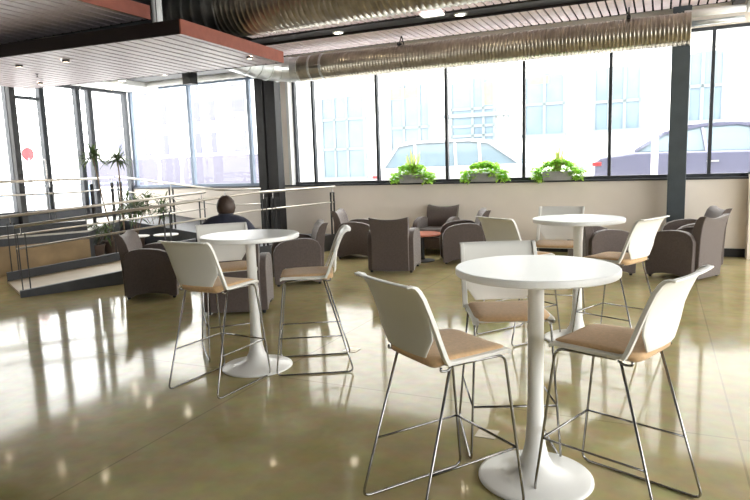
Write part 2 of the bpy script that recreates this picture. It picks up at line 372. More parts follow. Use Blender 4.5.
bm = B(); wbox(bm, (-8.4, -.28), (1.40, 1.74), (3.78, 3.86)); t = obj('lighting_track', bm, 'black'); tag(t, 'long black track channel between two slatted ceiling panels', 'track')
bm = B(); wbox(bm, (-.27, -.12), (.05, 4.4), (3.72, 3.9)); tag(obj('ceiling_beam', bm, 'black'), 'black beam across the end of the glare-lit slatted panel', 'beam')
bm = B(); wbox(bm, (-.08, .16), (.05, 9), (3.62, 3.90)); tag(obj('ceiling_beam', bm, 'whitep', bevel=.01), 'white beam coming forward from the top right corner of the windows', 'beam')
def downlight(p, label, r=.085):
    t = thing('downlight', label, 'ceiling light', p, 0)
    bm = B(); lathe(bm, [(r*.8, -.004), (r, -.006), (r*1.12, 0), (r*1.12, .09), (0, .09)], 24); obj('housing', bm, 'whitep', t, smooth=False)
    bm = B(); lathe(bm, [(0, .002), (r*.8, .002)], 24); obj('lens', bm, 'lamp', t)
    return t
for px, py, z, lab in ((338, 33, 3.765, 'round downlight in the black track, the left one of the two'), (460, 15, 3.765, 'round downlight in the black track, the right one of the two'),
                       (122, 81, 3.47, 'round downlight in the dark gap beyond the lower slatted panel, nearer the doors'), (163, 75, 3.47, 'round downlight in the dark gap beyond the lower slatted panel, nearer the column'),
                       (109, 89, 3.425, 'round downlight set in the white soffit over the glazed doors')):
    p = fl(px, py, z); dl = downlight(p, lab)
    if z == 3.47:
        bm = B(); tube(bm, [p+Vector((0, 0, .09)), p+Vector((0, 0, .095))], .012, 6)
        bm.transform(Matrix.Translation(-dl.location)); obj('stem', bm, 'black', dl)
bm = B(); p = fl(432, 13, 3.775); q = (p-P0); uu, vv = q.dot(WU), q.dot(WN)
wbox(bm, (uu-.16, uu+.16), (vv-.10, vv+.10), (3.74, 3.775)); tag(obj('ceiling_lamp', bm, 'panel'), 'white square light panel beside the black track', 'ceiling light')
bm = B(); wbox(bm, (-11.4, -8.6), (.50, 2.35), (3.52, 3.60)); tag(obj('ceiling_tray', bm, 'black'), 'black ceiling tray in the gap before the left windows', 'ceiling tray')
bm = B(); uu = wall_u(197, .9); wbox(bm, (uu-.11, uu+.11), (.8, 1.0), (3.30, 3.52)); tag(obj('ceiling_speaker', bm, 'black', bevel=.01), 'black box hanging from the ceiling before the left windows', 'speaker')

def duct_line(bm, p, q, r, step=.055, n=36, ridge=.007, groove=.4):
    p, q = Vector(p), Vector(q); L_ = (q-p).length; k = int(L_/step); pts = []; rad = []
    for i in range(k):
        a = i/k; d = (q-p)/k
        for t, e_ in ((0, 0), (.62, 0), (.74, 1), (.88, 1), (.99, 0)): pts.append(p+d*(i+t)); rad.append(r+ridge*e_)
    tube(bm, pts, r, n, radii=rad)
# window duct with its elbow
t = thing('spiral_duct', 'long round ribbed metal duct running along the tops of the windows', 'duct', W(-3.9, .75, 3.38))
inv = Matrix.Translation(-t.location)
bm = B(); duct_line(bm, W(-6.75, .75, 3.385), W(-.82, .75, 3.355), .222); bm.transform(inv); obj('ribbed_duct', bm, 'galv', t, smooth=True)
bm = B(); tube(bm, [W(-7.25, .75, 3.385), W(-6.75, .75, 3.385)], .228, 36); bm.transform(inv); obj('plain_sleeve', bm, 'galv', t, smooth=False)
for a in (-7.25, -6.99, -6.75):
    bm = B(); tube(bm, [W(a-.02, .75, 3.385), W(a+.02, .75, 3.385)], .236, 36); bm.transform(inv); obj('joint_band', bm, 'galvw', t)
path = [W(-7.25, .75, 3.385), W(-7.46, .80, 3.388), W(-7.63, .94, 3.395), W(-7.75, 1.14, 3.41), W(-7.83, 1.38, 3.43), W(-7.88, 1.66, 3.46), W(-7.90, 2.0, 3.50)]
for a, b_ in zip(path, path[1:]):
    bm = B(); d = (b_-a)*.04; tube(bm, [a-d*.5, a+d*1.2, a+d*1.3, b_-d*.3], .2, 36, radii=[.232, .232, .222, .222]); bm.transform(inv); obj('elbow_segment', bm, 'galvw', t, smooth=False)
for px, lab in ((405, 0), (625, 1)):
    u = wall_u(px, .75)
    bm = B(); tube(bm, [W(u, .62, 3.58), W(u, .75, 3.75)], .010, 6); tube(bm, [W(u, .88, 3.58), W(u, .75, 3.75)], .010, 6)
    wbox(bm, (u-.025, u+.025), (.60, .90), (3.575, 3.615)); bm.transform(inv); obj('hanger_clamp', bm, 'black', t)
# big duct
t = thing('spiral_duct', 'large round metal duct crossing the top of the view', 'duct', W(-3, 3.3, 3.9)); inv = Matrix.Translation(-t.location)
bm = B(); duct_line(bm, W(-6.9, 3.3, 3.865), W(-1.0, 3.3, 3.865), .38, step=.085, ridge=.008); bm.transform(inv); obj('ribbed_duct', bm, 'galv', t, smooth=True)
bm = B(); duct_line(bm, W(-7.75, 3.42, 3.885), W(-6.9, 3.3, 3.865), .375, step=.16, ridge=.012); bm.transform(inv); obj('elbow_segment', bm, 'galvd', t, smooth=True)
# pale pipes
bm = B(); duct_line(bm, W(-12.3, .30, 3.50), W(-8.85, .30, 3.50), .07, step=.25); tag(obj('ceiling_pipe', bm, 'whitep', smooth=True), 'pale round pipe along the top of the left windows', 'pipe')
bm = B(); tube(bm, [W(-.9, .42, 3.62), W(-.12, .42, 3.62)], .055, 16); tag(obj('ceiling_pipe', bm, 'whitep', smooth=True), 'upper white pipe leading from the end of the ribbed duct to the right', 'pipe')
bm = B(); tube(bm, [W(-.9, .30, 3.50), W(-.12, .30, 3.50)], .04, 16); tag(obj('ceiling_pipe', bm, 'galvw', smooth=True), 'lower grey pipe leading from the end of the ribbed duct to the right', 'pipe')
p = fl(158, 26, 3.52)
bm = B(); lathe(bm, [(0, 0), (.10, 0), (.10, .03), (.07, .06), (.065, .9), (0, .9)], 20, p+Vector((0, 0, -.02))); tag(obj('drain_pipe', bm, 'whitep', smooth=False), 'pale vertical pipe dropping behind the lower slatted panel', 'pipe')
bm = B(); p = fl(28, 55, 3.55)
tube(bm, [fl(2, 50, 3.5), fl(12, 47, 3.5), fl(22, 41.5, 3.5), fl(34, 41, 3.5)], .012, 6); tag(obj('cable', bm, 'black', smooth=True), 'black cable looped at the edge of the upper slatted panel', 'cable')
k_ = 0
SPL = {75: 'recessed spotlight in the lower slatted panel above the door mullions, beside the sprinkler head', 9: 'recessed spotlight in the lower slatted panel nearest the left edge of view',
       62: 'recessed spotlight in the lower slatted panel, nearer its dark front edge, left one', 106: 'recessed spotlight in the lower slatted panel, nearer its dark front edge, right one',
       273: 'recessed spotlight at the red-brown end of the lower slatted panel', 355: 'recessed spotlight in the slatted panel above the big duct'}
for px, py in ((71, 386), (134, 398), (150, 422), (75, 426), (189, 427), (9, 459), (62, 470), (106, 477), (273, 466), (318, 420), (355, 484)):
    d = ray(px, py); t_ = -HC/d.z; hit = CAM+d*t_; d2 = Vector((d.x, d.y, -d.z))
    for z, (a, b_, va, vb) in ((3.24, (-12, -6.65, 2.6, 4.75)), (3.58, (-12, -7.4, 4.5, 8.4)), (3.75, (-8.2, -.4, .4, 1.3)), (3.80, (-7.5, 3.6, 1.85, 2.8))):
        p = hit+d2*(z/d2.z); q = p-P0
        if a < q.dot(WU) < b_ and va < q.dot(WN) < vb: break
    else: continue
    t = thing('recessed_light', 'small recessed spotlight in a slatted ceiling panel, seen mirrored in the floor', 'ceiling light', p, 0, 'recessed spotlights of the slatted ceiling panels')
    bm = B(); lathe(bm, [(.045, -.030), (.048, -.030), (.050, 0), (.045, 0), (.045, -.030)], 20); obj('baffle', bm, 'black', t)
    bm = B(); lathe(bm, [(0, -.003), (.044, -.003)], 20); obj('lens', bm, 'spot', t); k_ += 1; t['label'] = SPL[px]
for px, py, z, lab in ((37, 74, 3.24, 'small sprinkler head under the lower slatted panel'), (80, 86, 3.43, 'small sprinkler head under the white soffit')):
    bm = B(); p = fl(px, py, z); lathe(bm, [(0, -.05), (.02, -.05), (.02, -.045), (.008, -.04), (.008, -.01), (.03, 0), (0, 0)], 12, p); tag(obj('sprinkler_head', bm, 'chrome'), lab, 'sprinkler')

# ============================================================ RAMP AND RAISED ENTRY
E0 = fl(22, 297); E0 = Vector((E0.x, E0.y, 0))
E1 = Vector((-1.95, 10.05, 0)); dirE = (E1-E0).normalized(); nE = Vector((-dirE.y, dirE.x, 0)); RW = 1.35
E2 = Vector((-.73, 11.76, 0))
LZ = .30
def rail_set(name, label, pts, h=.90, posts=None, rail_r=.021, ptw=.025, mids=(.29,), sub=None):
    """handrail on a polyline of deck points with top rail, lower rails and paired flat posts"""
    t = thing(name, label, 'railing', pts[0]); inv = Matrix.Translation(-t.location)
    up = Vector((0, 0, 1))
    bm = B(); tube(bm, fillet([Vector(p)+up*h for p in pts], .12), rail_r, 10); bm.transform(inv); obj('handrail', bm, 'rail', t, smooth=True)
    for d in mids:
        bm = B(); tube(bm, [Vector(p)+up*(h-d) for p in pts], .013, 8); bm.transform(inv); obj('lower_rail', bm, 'rail', t, smooth=True)
    acc = [0]
    for a, b_ in zip(pts, pts[1:]): acc.append(acc[-1]+(Vector(b_)-Vector(a)).length)
    for s in posts:
        s = s*acc[-1]
        for i in range(len(pts)-1):
            if s <= acc[i+1]+1e-6: break
        k = (s-acc[i])/max(acc[i+1]-acc[i], 1e-6); p = Vector(pts[i]).lerp(Vector(pts[i+1]), k)
        d = (Vector(pts[i+1])-Vector(pts[i])); d.z = 0; d.normalize()
        for e_ in (-.045, .045):
            q = p+d*e_
            bm = B(); bar(bm, q, q+up*(h-.10), .012, .035, up=d.cross(up)); bm.transform(inv); obj('post', bm, 'black', t)
        bm = B(); tube(bm, [p+up*(h-.12), p+up*(h-.01)], .008, 6); bm.transform(inv); obj('saddle', bm, 'chrome', t)
    return t
def deckz(p):  # ramp surface height at a point along the lower flight
    s = (Vector(p)-E0).dot(dirE)/(E1-E0).length; return max(0, min(1, s))*LZ
def off(p, z): return Vector((p.x, p.y, z))
F0, F1 = E0+nE*RW, E1+nE*RW
# lower flight slab with dark curbs
bm = B(); prism(bm, [(E0.x, E0.y), (E1.x, E1.y), (F1.x, F1.y), (F0.x, F0.y)], [0, 0, 0, 0], [.03, LZ, LZ, .03]); tag(obj('ramp_slab', bm, 'ramp'), 'lower tan ramp rising to the right behind the front railing', 'ramp')
def curb(label, a, b_, za, zb, h=.07, w_=.06):
    d = (b_-a).normalized(); n_ = Vector((-d.y, d.x, 0))*w_; bm = B()
    prism(bm, [(a.x, a.y), (b_.x, b_.y), (b_.x-n_.x, b_.y-n_.y), (a.x-n_.x, a.y-n_.y)], [0]*4, [za+h, zb+h, zb+h, za+h]); return tag(obj('curb', bm, 'curb'), label, 'curb')
curb('dark curb along the front side of the lower ramp', E0-dirE*.02, E1, .03, LZ, .06)
curb('dark curb along the far side of the lower ramp', F0+nE*.06, F1+nE*.06, .03, LZ, .13)
# landing
ul = wall_u(262, .06)
G1 = W(-8.75, 1.45); G2 = W(-8.75, .60)
lp = [E1, E2, W(-7.35, .60), G2, G1, F1]
bm = B(); prism(bm, [(p.x, p.y) for p in lp], 0, LZ); tag(obj('landing_slab', bm, 'curb'), 'dark turning landing between the two ramp flights by the steel column', 'landing')
# upper flight along the window wall
H0, H1 = W(-11.4, 1.45), W(-11.4, .05)
bm = B(); prism(bm, [(p.x, p.y) for p in (H0, G1, W(-8.75, .05), H1)], 0, [PZ, LZ, LZ, PZ]); tag(obj('ramp_slab', bm, 'curb'), 'upper dark ramp flight along the left windows', 'ramp')
# raised entry platform
K0 = Vector((-4.95, 10.6, 0)); K1 = K0-dirE*4.0
pl = [K0, H0, H1, W(-12.4, .05), W(-12.4, 7.0), K1]
bm = B(); prism(bm, [(p.x, p.y) for p in pl], 0, PZ-.03); tag(obj('platform_base', bm, 'curb'), 'dark raised base of the entry platform at the left doors', 'platform')
bm = B(); prism(bm, [(p.x, p.y) for p in pl], PZ-.03, PZ); tag(obj('platform_floor', bm, 'landing'), 'pale floor slab of the raised entry in front of the glazed doors', 'floor slab')
bm = B(); a = K0-nE*.012; b_ = K1-nE*.012
n_ = -nE*.04; 
prism(bm, [(a.x, a.y), (b_.x, b_.y), (b_.x+n_.x, b_.y+n_.y), (a.x+n_.x, a.y+n_.y)], .0, .47); tag(obj('facing_panel', bm, 'tanwall'), 'tan mottled panel facing the raised entry behind the ramp', 'panel')
curb('dark curb on the front edge of the raised entry platform', K1+nE*.02, K0+nE*.02, PZ, PZ, .17, -.06)
# railings
rail_set('railing', 'front metal railing of the lower ramp, bending towards the landing', [off(E0, .03), off(E1, LZ), off(E2, LZ)], h=.9, posts=(.012, .36, .66, .70, .985))
rail_set('railing', 'second metal railing along the far side of the lower ramp', [off(F0-dirE*.9+nE*.03, .03), off(F1-dirE*.25+nE*.03, LZ)], h=.9, posts=(.25, .62, .98))
rail_set('railing', 'railing of the upper flight descending from the entry to the column', [off(H0, PZ), off(W(-8.75, 1.40), LZ), off(W(-8.2, .9), LZ)], h=.9, posts=(.02, .42, .8))
rail_set('railing', 'railing along the front edge of the raised entry platform', [off(K1+nE*.1, PZ), off(K0+nE*.1-dirE*.05, PZ), off(H0-WU*.1, PZ)], h=.88, posts=(.35, .56, .75, .98), mids=(.22, ))

# ============================================================ STOOLS
def make_stool(label):
    t = thing('bar_stool', label, 'bar stool', (0, 0, 0), 0, 'bar stools around the tall white tables')
    for s in (-1, 1):
        yb, yt = s*.235, s*.198
        pts = fillet([(-.100, yt, .728), (-.305, yb, .007), (.285, yb, .007), (.200, yt, .728), (-.08, yt, .733)], .045, 5)
        bm = B(); tube(bm, pts, .0065, 8); obj('leg_frame', bm, 'chrome', t, smooth=True)
        k = .29/.72; ys = yb+(yt-yb)*k
        bm = B(); tube(bm, [(-.305+.205*k, ys, .29), (.285-.085*k, ys, .29)], .0055, 8); obj('side_stretcher', bm, 'chrome', t, smooth=True)
        # side rail of the shell
        bm = B()
        rows = []
        for x, z in ((.226, .740), (.205, .750), (.12, .750), (.02, .748), (-.09, .748), (-.130, .756)):
            rows.append([Vector((x, s*.180, z-.012)), Vector((x, s*.212, z-.012)), Vector((x, s*.216, z+.006)), Vector((x, s*.200, z+.010)), Vector((x, s*.180, z+.008)), Vector((x, s*.180, z-.012))])
        grid(bm, rows); bmesh.ops.holes_fill(bm, edges=bm.edges[:], sides=8); bmesh.ops.remove_doubles(bm, verts=bm.verts[:], dist=1e-5)
        obj('seat_rail', bm, 'plastic', t, smooth=False, bevel=.004)
        # stile
        sp_ = [(-.118, .740), (-.138, .775), (-.160, .83), (-.186, .90), (-.212, .97), (-.240, 1.035), (-.262, 1.070), (-.280, 1.088), (-.305, 1.096)]
        bm = B(); rows = []
        for i, (x, z) in enumerate(sp_):
            wd = .028 if i < 4 else .022; yy = s*(.212)
            rows.append([Vector((x-.007, yy-wd*.5, z)), Vector((x-.007, yy+wd*.5, z)), Vector((x+.013, yy+wd*.5, z+.004)), Vector((x+.013, yy-wd*.5, z+.004)), Vector((x-.007, yy-wd*.5, z))])
        grid(bm, rows); bmesh.ops.remove_doubles(bm, verts=bm.verts[:], dist=1e-5); bmesh.ops.holes_fill(bm, edges=bm.edges[:], sides=8)
        obj('back_stile', bm, 'plastic', t, smooth=False, bevel=.003)
        bm = B(); tube(bm, fillet([(-.09, s*.198, .728), (-.12, s*.205, .716), (-.155, s*.205, .722), (-.15, s*.205, .738)], .02, 3), .0055, 8); obj('bracket', bm, 'chrome', t, smooth=True)
    bm = B(); k = .29/.72; tube(bm, [(.285-.085*k, -.220, .29), (.285-.085*k, .220, .29)], .0065, 8); obj('footrest', bm, 'chrome', t, smooth=True)
    # back panel: curved in plan, hipped at the bottom, rolled over at the top
    prof = [(.770, -.184, .146), (.780, -.186, .152), (.820, -.189, .180), (.856, -.190, .205), (.885, -.194, .208), (.93, -.202, .211), (.98, -.219, .213), (1.03, -.241, .215), (1.064, -.258, .217), (1.084, -.276, .219), (1.094, -.296, .220), (1.093, -.316, .218)]
    nv = 12; bm = B(); rows = []
    for z, x, hw in prof:
        rows.append([Vector((x-.014*(1-(k/nv*2-1)**2), hw*(k/nv*2-1), z)) for k in range(nv+1)])
    grid(bm, rows); o = obj('backrest', bm, 'plastic', t, smooth=True); md = o.modifiers.new('shell', 'SOLIDIFY'); md.thickness = .009; md.offset = 0
    md = o.modifiers.new('soft', 'BEVEL'); md.width = .003; md.segments = 2; md.limit_method = 'ANGLE'
    # cushion
    bm = B(); nx, ny = 14, 12; top = []; bot = []
    for i in range(nx+1):
        a = i/nx*2-1; rt = []; rb = []
        for j in range(ny+1):
            b2 = j/ny*2-1
            # superellipse outline
            x = a; y = b2; m_ = max(abs(x), abs(y)); l = (abs(x)**8+abs(y)**8)**(1/8) or 1
            f_ = m_/l if l else 1; X = x*f_; Y = y*f_
            e_ = min(1, m_); edge = (1-e_**6)
            px_ = .024+.202*X; dish = .012*(Y*Y)-.010*(X > 0)*X*X*1.4
            rear = max(0, -X-.55)/.45
            rt.append(Vector((px_, (.200-.012*rear)*Y, .760+.012*edge+dish*.5)))
            rb.append(Vector((px_*.985, .190*Y, .744-.016*edge-.022*max(0, -X)*edge-.012*rear)))
        top.append(rt); bot.append(rb)
    grid(bm, top); grid(bm, [r[::-1] for r in bot])
    # stitch rims
    bm.verts.ensure_lookup_table()
    n1_ = (nx+1)*(ny+1)
    idx = lambda i, j: bm.verts[i*(ny+1)+j]; idb = lambda i, j: bm.verts[n1_+i*(ny+1)+(ny-j)]
    ring = [(i, 0) for i in range(nx)]+[(nx, j) for j in range(ny)]+[(i, ny) for i in range(nx, 0, -1)]+[(0, j) for j in range(ny, 0, -1)]
    for (a1, a2), (b1, b2) in zip(ring, ring[1:]+ring[:1]):
        bm.faces.new((idx(a1, a2), idx(b1, b2), idb(b1, b2), idb(a1, a2)))
    obj('seat', bm, 'pad', t, smooth=True)
    # lip of the shell at the front and under the pad
    bm = B(); box(bm, (-.13, -.182, .733), (.205, .182, .741)); obj('seat_shell', bm, 'plastic', t)
    return t
stools = [
 ((.285, 2.695), 30, 'white and tan bar stool at the left of the nearest table, back turned to us'),
 ((1.085, 2.69), 134, 'white and tan bar stool at the right of the nearest table, bluish-white back'),
 ((.72, 3.35), -92, 'white and tan bar stool behind the nearest table, facing us'),
 ((-1.175, 4.44), 61, 'white and tan bar stool front left of the left table, its back to us'),
 ((-.515, 4.78), 185, 'white and tan bar stool seen side-on at the right of the left table'),
 ((-1.27, 5.24), -69, 'white and tan bar stool behind the left table, in front of the seated person'),
 ((2.02, 5.05), 130, 'white and tan bar stool at the right of the far table'),
 ((1.80, 6.02), -115, 'white and tan bar stool behind the far table by the wall'),
 ((1.28, 5.43), 30, 'white and tan bar stool left of the far table, only its shaded back showing'),
]
for i, ((x, y), a, lab) in enumerate(stools):
    if i == 0: s0 = make_stool(lab); s0.location = (x, y, 0); s0.rotation_euler = (0, 0, math.radians(a))
    else: dup(s0, (x, y, 0), math.radians(a), lab)

# ============================================================ TALL TABLES
def make_table(label):
    t = thing('bar_table', label, 'table', (0, 0, 0), 0, 'tall round white pedestal tables')
    bm = B(); lathe(bm, [(0, 1.036), (.376, 1.036), (.381, 1.041), (.382, 1.052), (.381, 1.066), (.376, 1.071), (0, 1.071)], 72); obj('tabletop', bm, 'white', t, bevel=0).data.polygons.foreach_set('use_smooth', [False]*72*6)
    bm = B(); lathe(bm, [(.0, 0), (.270, 0), (.280, .006), (.279, .013), (.262, .018), (.20, .026), (.14, .042), (.095, .070), (.066, .115), (.050, .18), (.042, .28), (.038, .42), (.038, 1.00), (.038, 1.02), (0, 1.02)], 56); obj('pedestal', bm, 'white', t, smooth=True)
    bm = B(); lathe(bm, [(0, 1.02), (.12, 1.02), (.12, 1.036), (0, 1.036)], 24); obj('mount_plate', bm, 'curb', t)
    return t
t0_ = make_table('tall round white table nearest the camera with a trumpet base'); t0_.location = (.765, 2.8905, 0)
dup(t0_, (-.9731, 4.7808, 0), 0, 'tall round white table on the left, before the seated person')
dup(t0_, (1.7583, 5.2754, 0), 0, 'tall round white table farthest back, before the right armchairs')

# ============================================================ ARMCHAIRS
def make_armchair(label):
    t = thing('armchair', label, 'armchair', (0, 0, 0), 0, 'taupe lounge armchairs')
    # arm side profile (x forward, z)
    prof = [(-.30, .03), (-.23, .03), (-.18, .055), (-.06, .075), (.08, .075), (.20, .055), (.25, .03), (.325, .03), (.335, .30), (.325, .46), (.295, .535), (.235, .585), (.14, .615), (.02, .632), (-.10, .635), (-.20, .620), (-.27, .58), (-.31, .50)]
    for s in (-1, 1):
        bm = B(); a, b2 = (.255, .345) if s > 0 else (-.345, -.255)
        lo = [bm.verts.new((x, a, z)) for x, z in prof]; hi = [bm.verts.new((x, b2, z)) for x, z in prof]
        bm.faces.new(lo); bm.faces.new(hi[::-1])
        for i in range(len(prof)): bm.faces.new((lo[i], lo[(i+1) % len(prof)], hi[(i+1) % len(prof)], hi[i]))
        bmesh.ops.triangulate(bm, faces=[f_ for f_ in bm.faces if len(f_.verts) > 4])
        obj('arm', bm, 'taupe', t, bevel=.022, seg=4)
    # back: flared, concave top edge with raised corners
    bm = B(); rows = []; n = 10
    zs = [(.03, -.345, -.215, 0), (.30, -.352, -.215, 0), (.55, -.365, -.235, 0), (.69, -.385, -.268, .0), (.765, -.402, -.300, .5), (.798, -.415, -.335, 1.), (.808, -.428, -.375, 1.)]
    full = []
    for z, xb, xf, k in zs:
        hw = .275+.018*max(0, (z-.5)/.3)
        full.append([(xb, xf, z, k, hw)])
    def ringpts(xb, xf, z, k, hw):
        pts = []
        for j in range(n+1):
            y = (j/n*2-1); zz_ = z+.040*k*(abs(y)**2.2)-.018*k; pts.append(Vector((xb-.012*k*abs(y)**2, hw*y, zz_)))
        for j in range(n, -1, -1):
            y = (j/n*2-1); zz_ = z+.040*k*(abs(y)**2.2)-.018*k; pts.append(Vector((xf-.02*(1-y*y)-.012*k*abs(y)**2, hw*y, zz_)))
        return pts
    rings = [[bm.verts.new(p) for p in ringpts(*r[0])] for r in full]
    for A, B_ in zip(rings, rings[1:]):
        for k in range(len(A)): bm.faces.new((A[k], A[(k+1) % len(A)], B_[(k+1) % len(A)], B_[k]))
    for R_, fl_ in ((rings[0], 1), (rings[-1], 0)):
        for j in range(n): bm.faces.new((R_[j], R_[j+1], R_[2*n-j], R_[2*n+1-j]))
    # arch notch under the back
    obj('backrest', bm, 'taupe', t, bevel=.015, seg=3)
    bm = B(); box(bm, (-.24, -.252, .10), (.29, .252, .30)); obj('base', bm, 'taupe', t, bevel=.02, seg=3)
    bm = B(); box(bm, (-.235, -.250, .305), (.305, .250, .445)); obj('seat_cushion', bm, 'taupe', t, bevel=.045, seg=5)
    for x in (-.28, .28):
        for y in (-.30, .30): bm = B(); lathe(bm, [(0, 0), (.018, 0), (.024, .035), (0, .035)], 12, (x, y, 0)); obj('foot', bm, 'black', t)
    return t
def corner(px, py): p = fl(px, py); return p
arm = [
 ((-2.85, 7.93), 3, 'taupe armchair at far left below the ramp railing, side-on with its back to the left'),
 ((-1.10, 8.50), 192, 'taupe armchair behind the left table, side-on with its back to the right'),
 ((.30, 9.25), 76, 'taupe armchair seen square from behind, left of the low red table'),
 ((-.27, 10.75), -12, 'taupe armchair half hidden by the landing railing post and another armchair'),
 (tuple(W(wall_u(436, .5), .50)[:2]), -115, 'taupe armchair against the wall facing us beyond the low red table'),
 ((1.41, 9.88), 178, 'taupe armchair side-on right of the low red table, its back to the right'),
 ((4.06, 8.00), 124, 'large taupe armchair at the right seen from behind, nearest of the right group'),
 ((4.62, 8.90), 172, 'taupe armchair by the wall at the right, partly behind the large one seen from behind'),
 ((3.12, 8.42), 8, 'taupe armchair behind the far table stool, left part of the right group'),
 ((-1.56, 6.92), 93, 'taupe armchair holding the seated person, seen from behind'),
]
for i, ((x, y), a, lab) in enumerate(arm):
    if i == 0: a0 = make_armchair(lab); a0.location = (x, y, 0); a0.rotation_euler = (0, 0, math.radians(a))
    else: dup(a0, (x, y, 0), math.radians(a), lab)

# low red table, its cup, small dark tables
p = fl(422, 233, .46)
t = thing('low_table', 'low round reddish wooden table among the middle armchairs', 'table', (p.x, p.y, 0))
bm = B(); lathe(bm, [(0, .425), (.295, .425), (.305, .435), (.305, .452), (.298, .46), (0, .46)], 48); obj('tabletop', bm, 'redtop', t)
bm = B(); lathe(bm, [(0, 0), (.20, 0), (.20, .015), (.05, .03), (.035, .06), (.035, .425), (0, .425)], 32); obj('pedestal', bm, 'black', t)
bm = B(); lathe(bm, [(0, 0), (.028, 0), (.036, .09), (.031, .09), (.025, .01), (0, .01)], 20, (p.x-.13, p.y+.17, .46)); tag(obj('cup', bm, 'black', smooth=False), 'small black cup on the low red table', 'cup')
for px, py, r, lab in ((138, 235.5, .20, 'small low dark table with a pale top beyond the ramp railing, the left one'), (166, 234, .22, 'small low dark table with a pale top beyond the ramp railing, the right one')):
    p = fl(px, py, .46); t = thing('low_table', lab, 'table', (p.x, p.y, 0))
    bm = B(); lathe(bm, [(0, .435), (r-.01, .435), (r, .445), (r, .455), (r-.01, .46), (0, .46)], 40); obj('tabletop', bm, 'white', t)
    bm = B(); lathe(bm, [(0, 0), (.20, 0), (.20, .015), (.05, .03), (.03, .06), (.03, .435), (0, .435)], 28); obj('pedestal', bm, 'black', t)
    p2 = p

# brass floor outlets
for px, py, lab in ((352, 350, 'square floor outlet plate beyond the left table'), (487, 434, 'square floor outlet plate beside the nearest table base')):
    p = fl(px, py); t = thing('floor_outlet', lab, 'floor outlet', p, -YAW)
    bm = B(); box(bm, (-.06, -.06, 0), (.06, .06, .004)); obj('plate', bm, 'brass', t, bevel=.002)
    bm = B(); lathe(bm, [(0, .0055), (.03, .0055), (.032, .004)], 20); obj('lid', bm, 'brass', t)

# ============================================================ PLANTS
def leaf(bm, base, az, length, width, rise, droop, n=6, roll=0., fold=.15):
    """a strap leaf arching out of base"""
    d = Vector((math.cos(az), math.sin(az), 0)); s = Vector((-d.y, d.x, 0)); rows = []
    for k in range(n+1):
        t = k/n; wd = width*math.sin(PI*min(1, (.08+.92*t)))**.7*(1-.2*t) if k < n else .0008
        p = base+d*(length*t*math.cos(rise)*1.)+Vector((0, 0, length*(math.sin(rise)*t-droop*t*t)))
        rows.append([p-s*wd*.5+Vector((0, 0, fold*wd)), p, p+s*wd*.5+Vector((0, 0, fold*wd))])
    grid(bm, rows)
def rnd(a, b_): return random.uniform(a, b_)
sill = 1.232
def trough(px, label, spiky, seed, left=.35, right=.35):
    random.seed(seed); u = wall_u(px, .10); base = W(u, .105, sill)
    t = thing('window_planter', label, 'planter', base, -YAW, 'green planters on the window sill')
    bm = B(); w2 = .24
    o_ = [(-w2, -.075), (w2, -.075), (w2, .075), (-w2, .075)]
    prism(bm, [(x*.94, y*.9) for x, y in o_], .0, .02)
    for a, b2 in zip(o_, o_[1:]+o_[:1]):
        pa, pb = Vector((*a, 0)), Vector((*b2, 0)); q = []
        for pt, sc in ((pa, 1), (pb, 1)): q.append(pt)
        vs_ = [bm.verts.new((p.x*sx_, p.y*sx_, z)) for p, sx_, z in ((pa, .94, 0), (pb, .94, 0), (pb, 1.02, .15), (pa, 1.02, .15))]
        vi = [bm.verts.new((p.x*sx_, p.y*sy_, z)) for p, sx_, sy_, z in ((pa, .90, .8, .012), (pb, .90, .8, .012), (pb, .97, .88, .15), (pa, .97, .88, .15))]
        bm.faces.new(vs_); bm.faces.new(vi[::-1]); bm.faces.new((vs_[3], vs_[2], vi[2], vi[3]))
    obj('trough', bm, 'trough', t)
    bm = B(); box(bm, (-w2*.93, -.062, .02), (w2*.93, .062, .125)); obj('soil', bm, 'soil', t)
    bm = B()
    for k in range(760):
        side = rnd(-1, 1)
        cx = side*.41; hgt = .22+.07*math.cos(side*2.2)+rnd(-.04, .05); cy = rnd(-.10, .10)
        if abs(side) > .62: hgt = rnd(.0, .19)
        elif k % 3 == 0: hgt = rnd(.06, .2); cy = -rnd(-.13, -.085)
        if hgt < .16 and abs(cx) < .27: cy = rnd(-.12, -.085) if rnd(0, 1) > .6 else rnd(.085, .125); 
        if hgt < .16 and -.12 < cx < .10: hgt = rnd(.16, .22)
        leaf(bm, Vector((cx, cy, hgt)), rnd(0, 2*PI), rnd(.06, .10), rnd(.045, .07), rnd(-.3, .8), rnd(.1, .5), n=3)
    for k in range(26):
        x = rnd(-.27, .27); y = rnd(-.05, .05); tube(bm, [(x*.7, y*.5, .12), (x, y*1.6, .20), (x*1.25, y*2, .16)], .002, 4)
    obj('foliage', bm, 'leaf', t)
    if spiky:
        bm = B()
        for k in range(16): leaf(bm, Vector((rnd(-.05, .05), rnd(-.02, .02), .12)), rnd(0, 2*PI), rnd(.40, .55), .042, rnd(1.15, 1.45), rnd(.0, .12), n=6)
        obj('spiky_leaves', bm, 'leafy', t)
    return t
trough(412.5, 'sill planter with spiky centre leaves, leftmost of the three, left of a mullion', True, 3)
trough(484.5, 'sill planter of low bushy green leaves without a spiky centre, the middle one', False, 4)
trough(557.5, 'sill planter with spiky centre leaves, rightmost, nearest the slate column', True, 5)

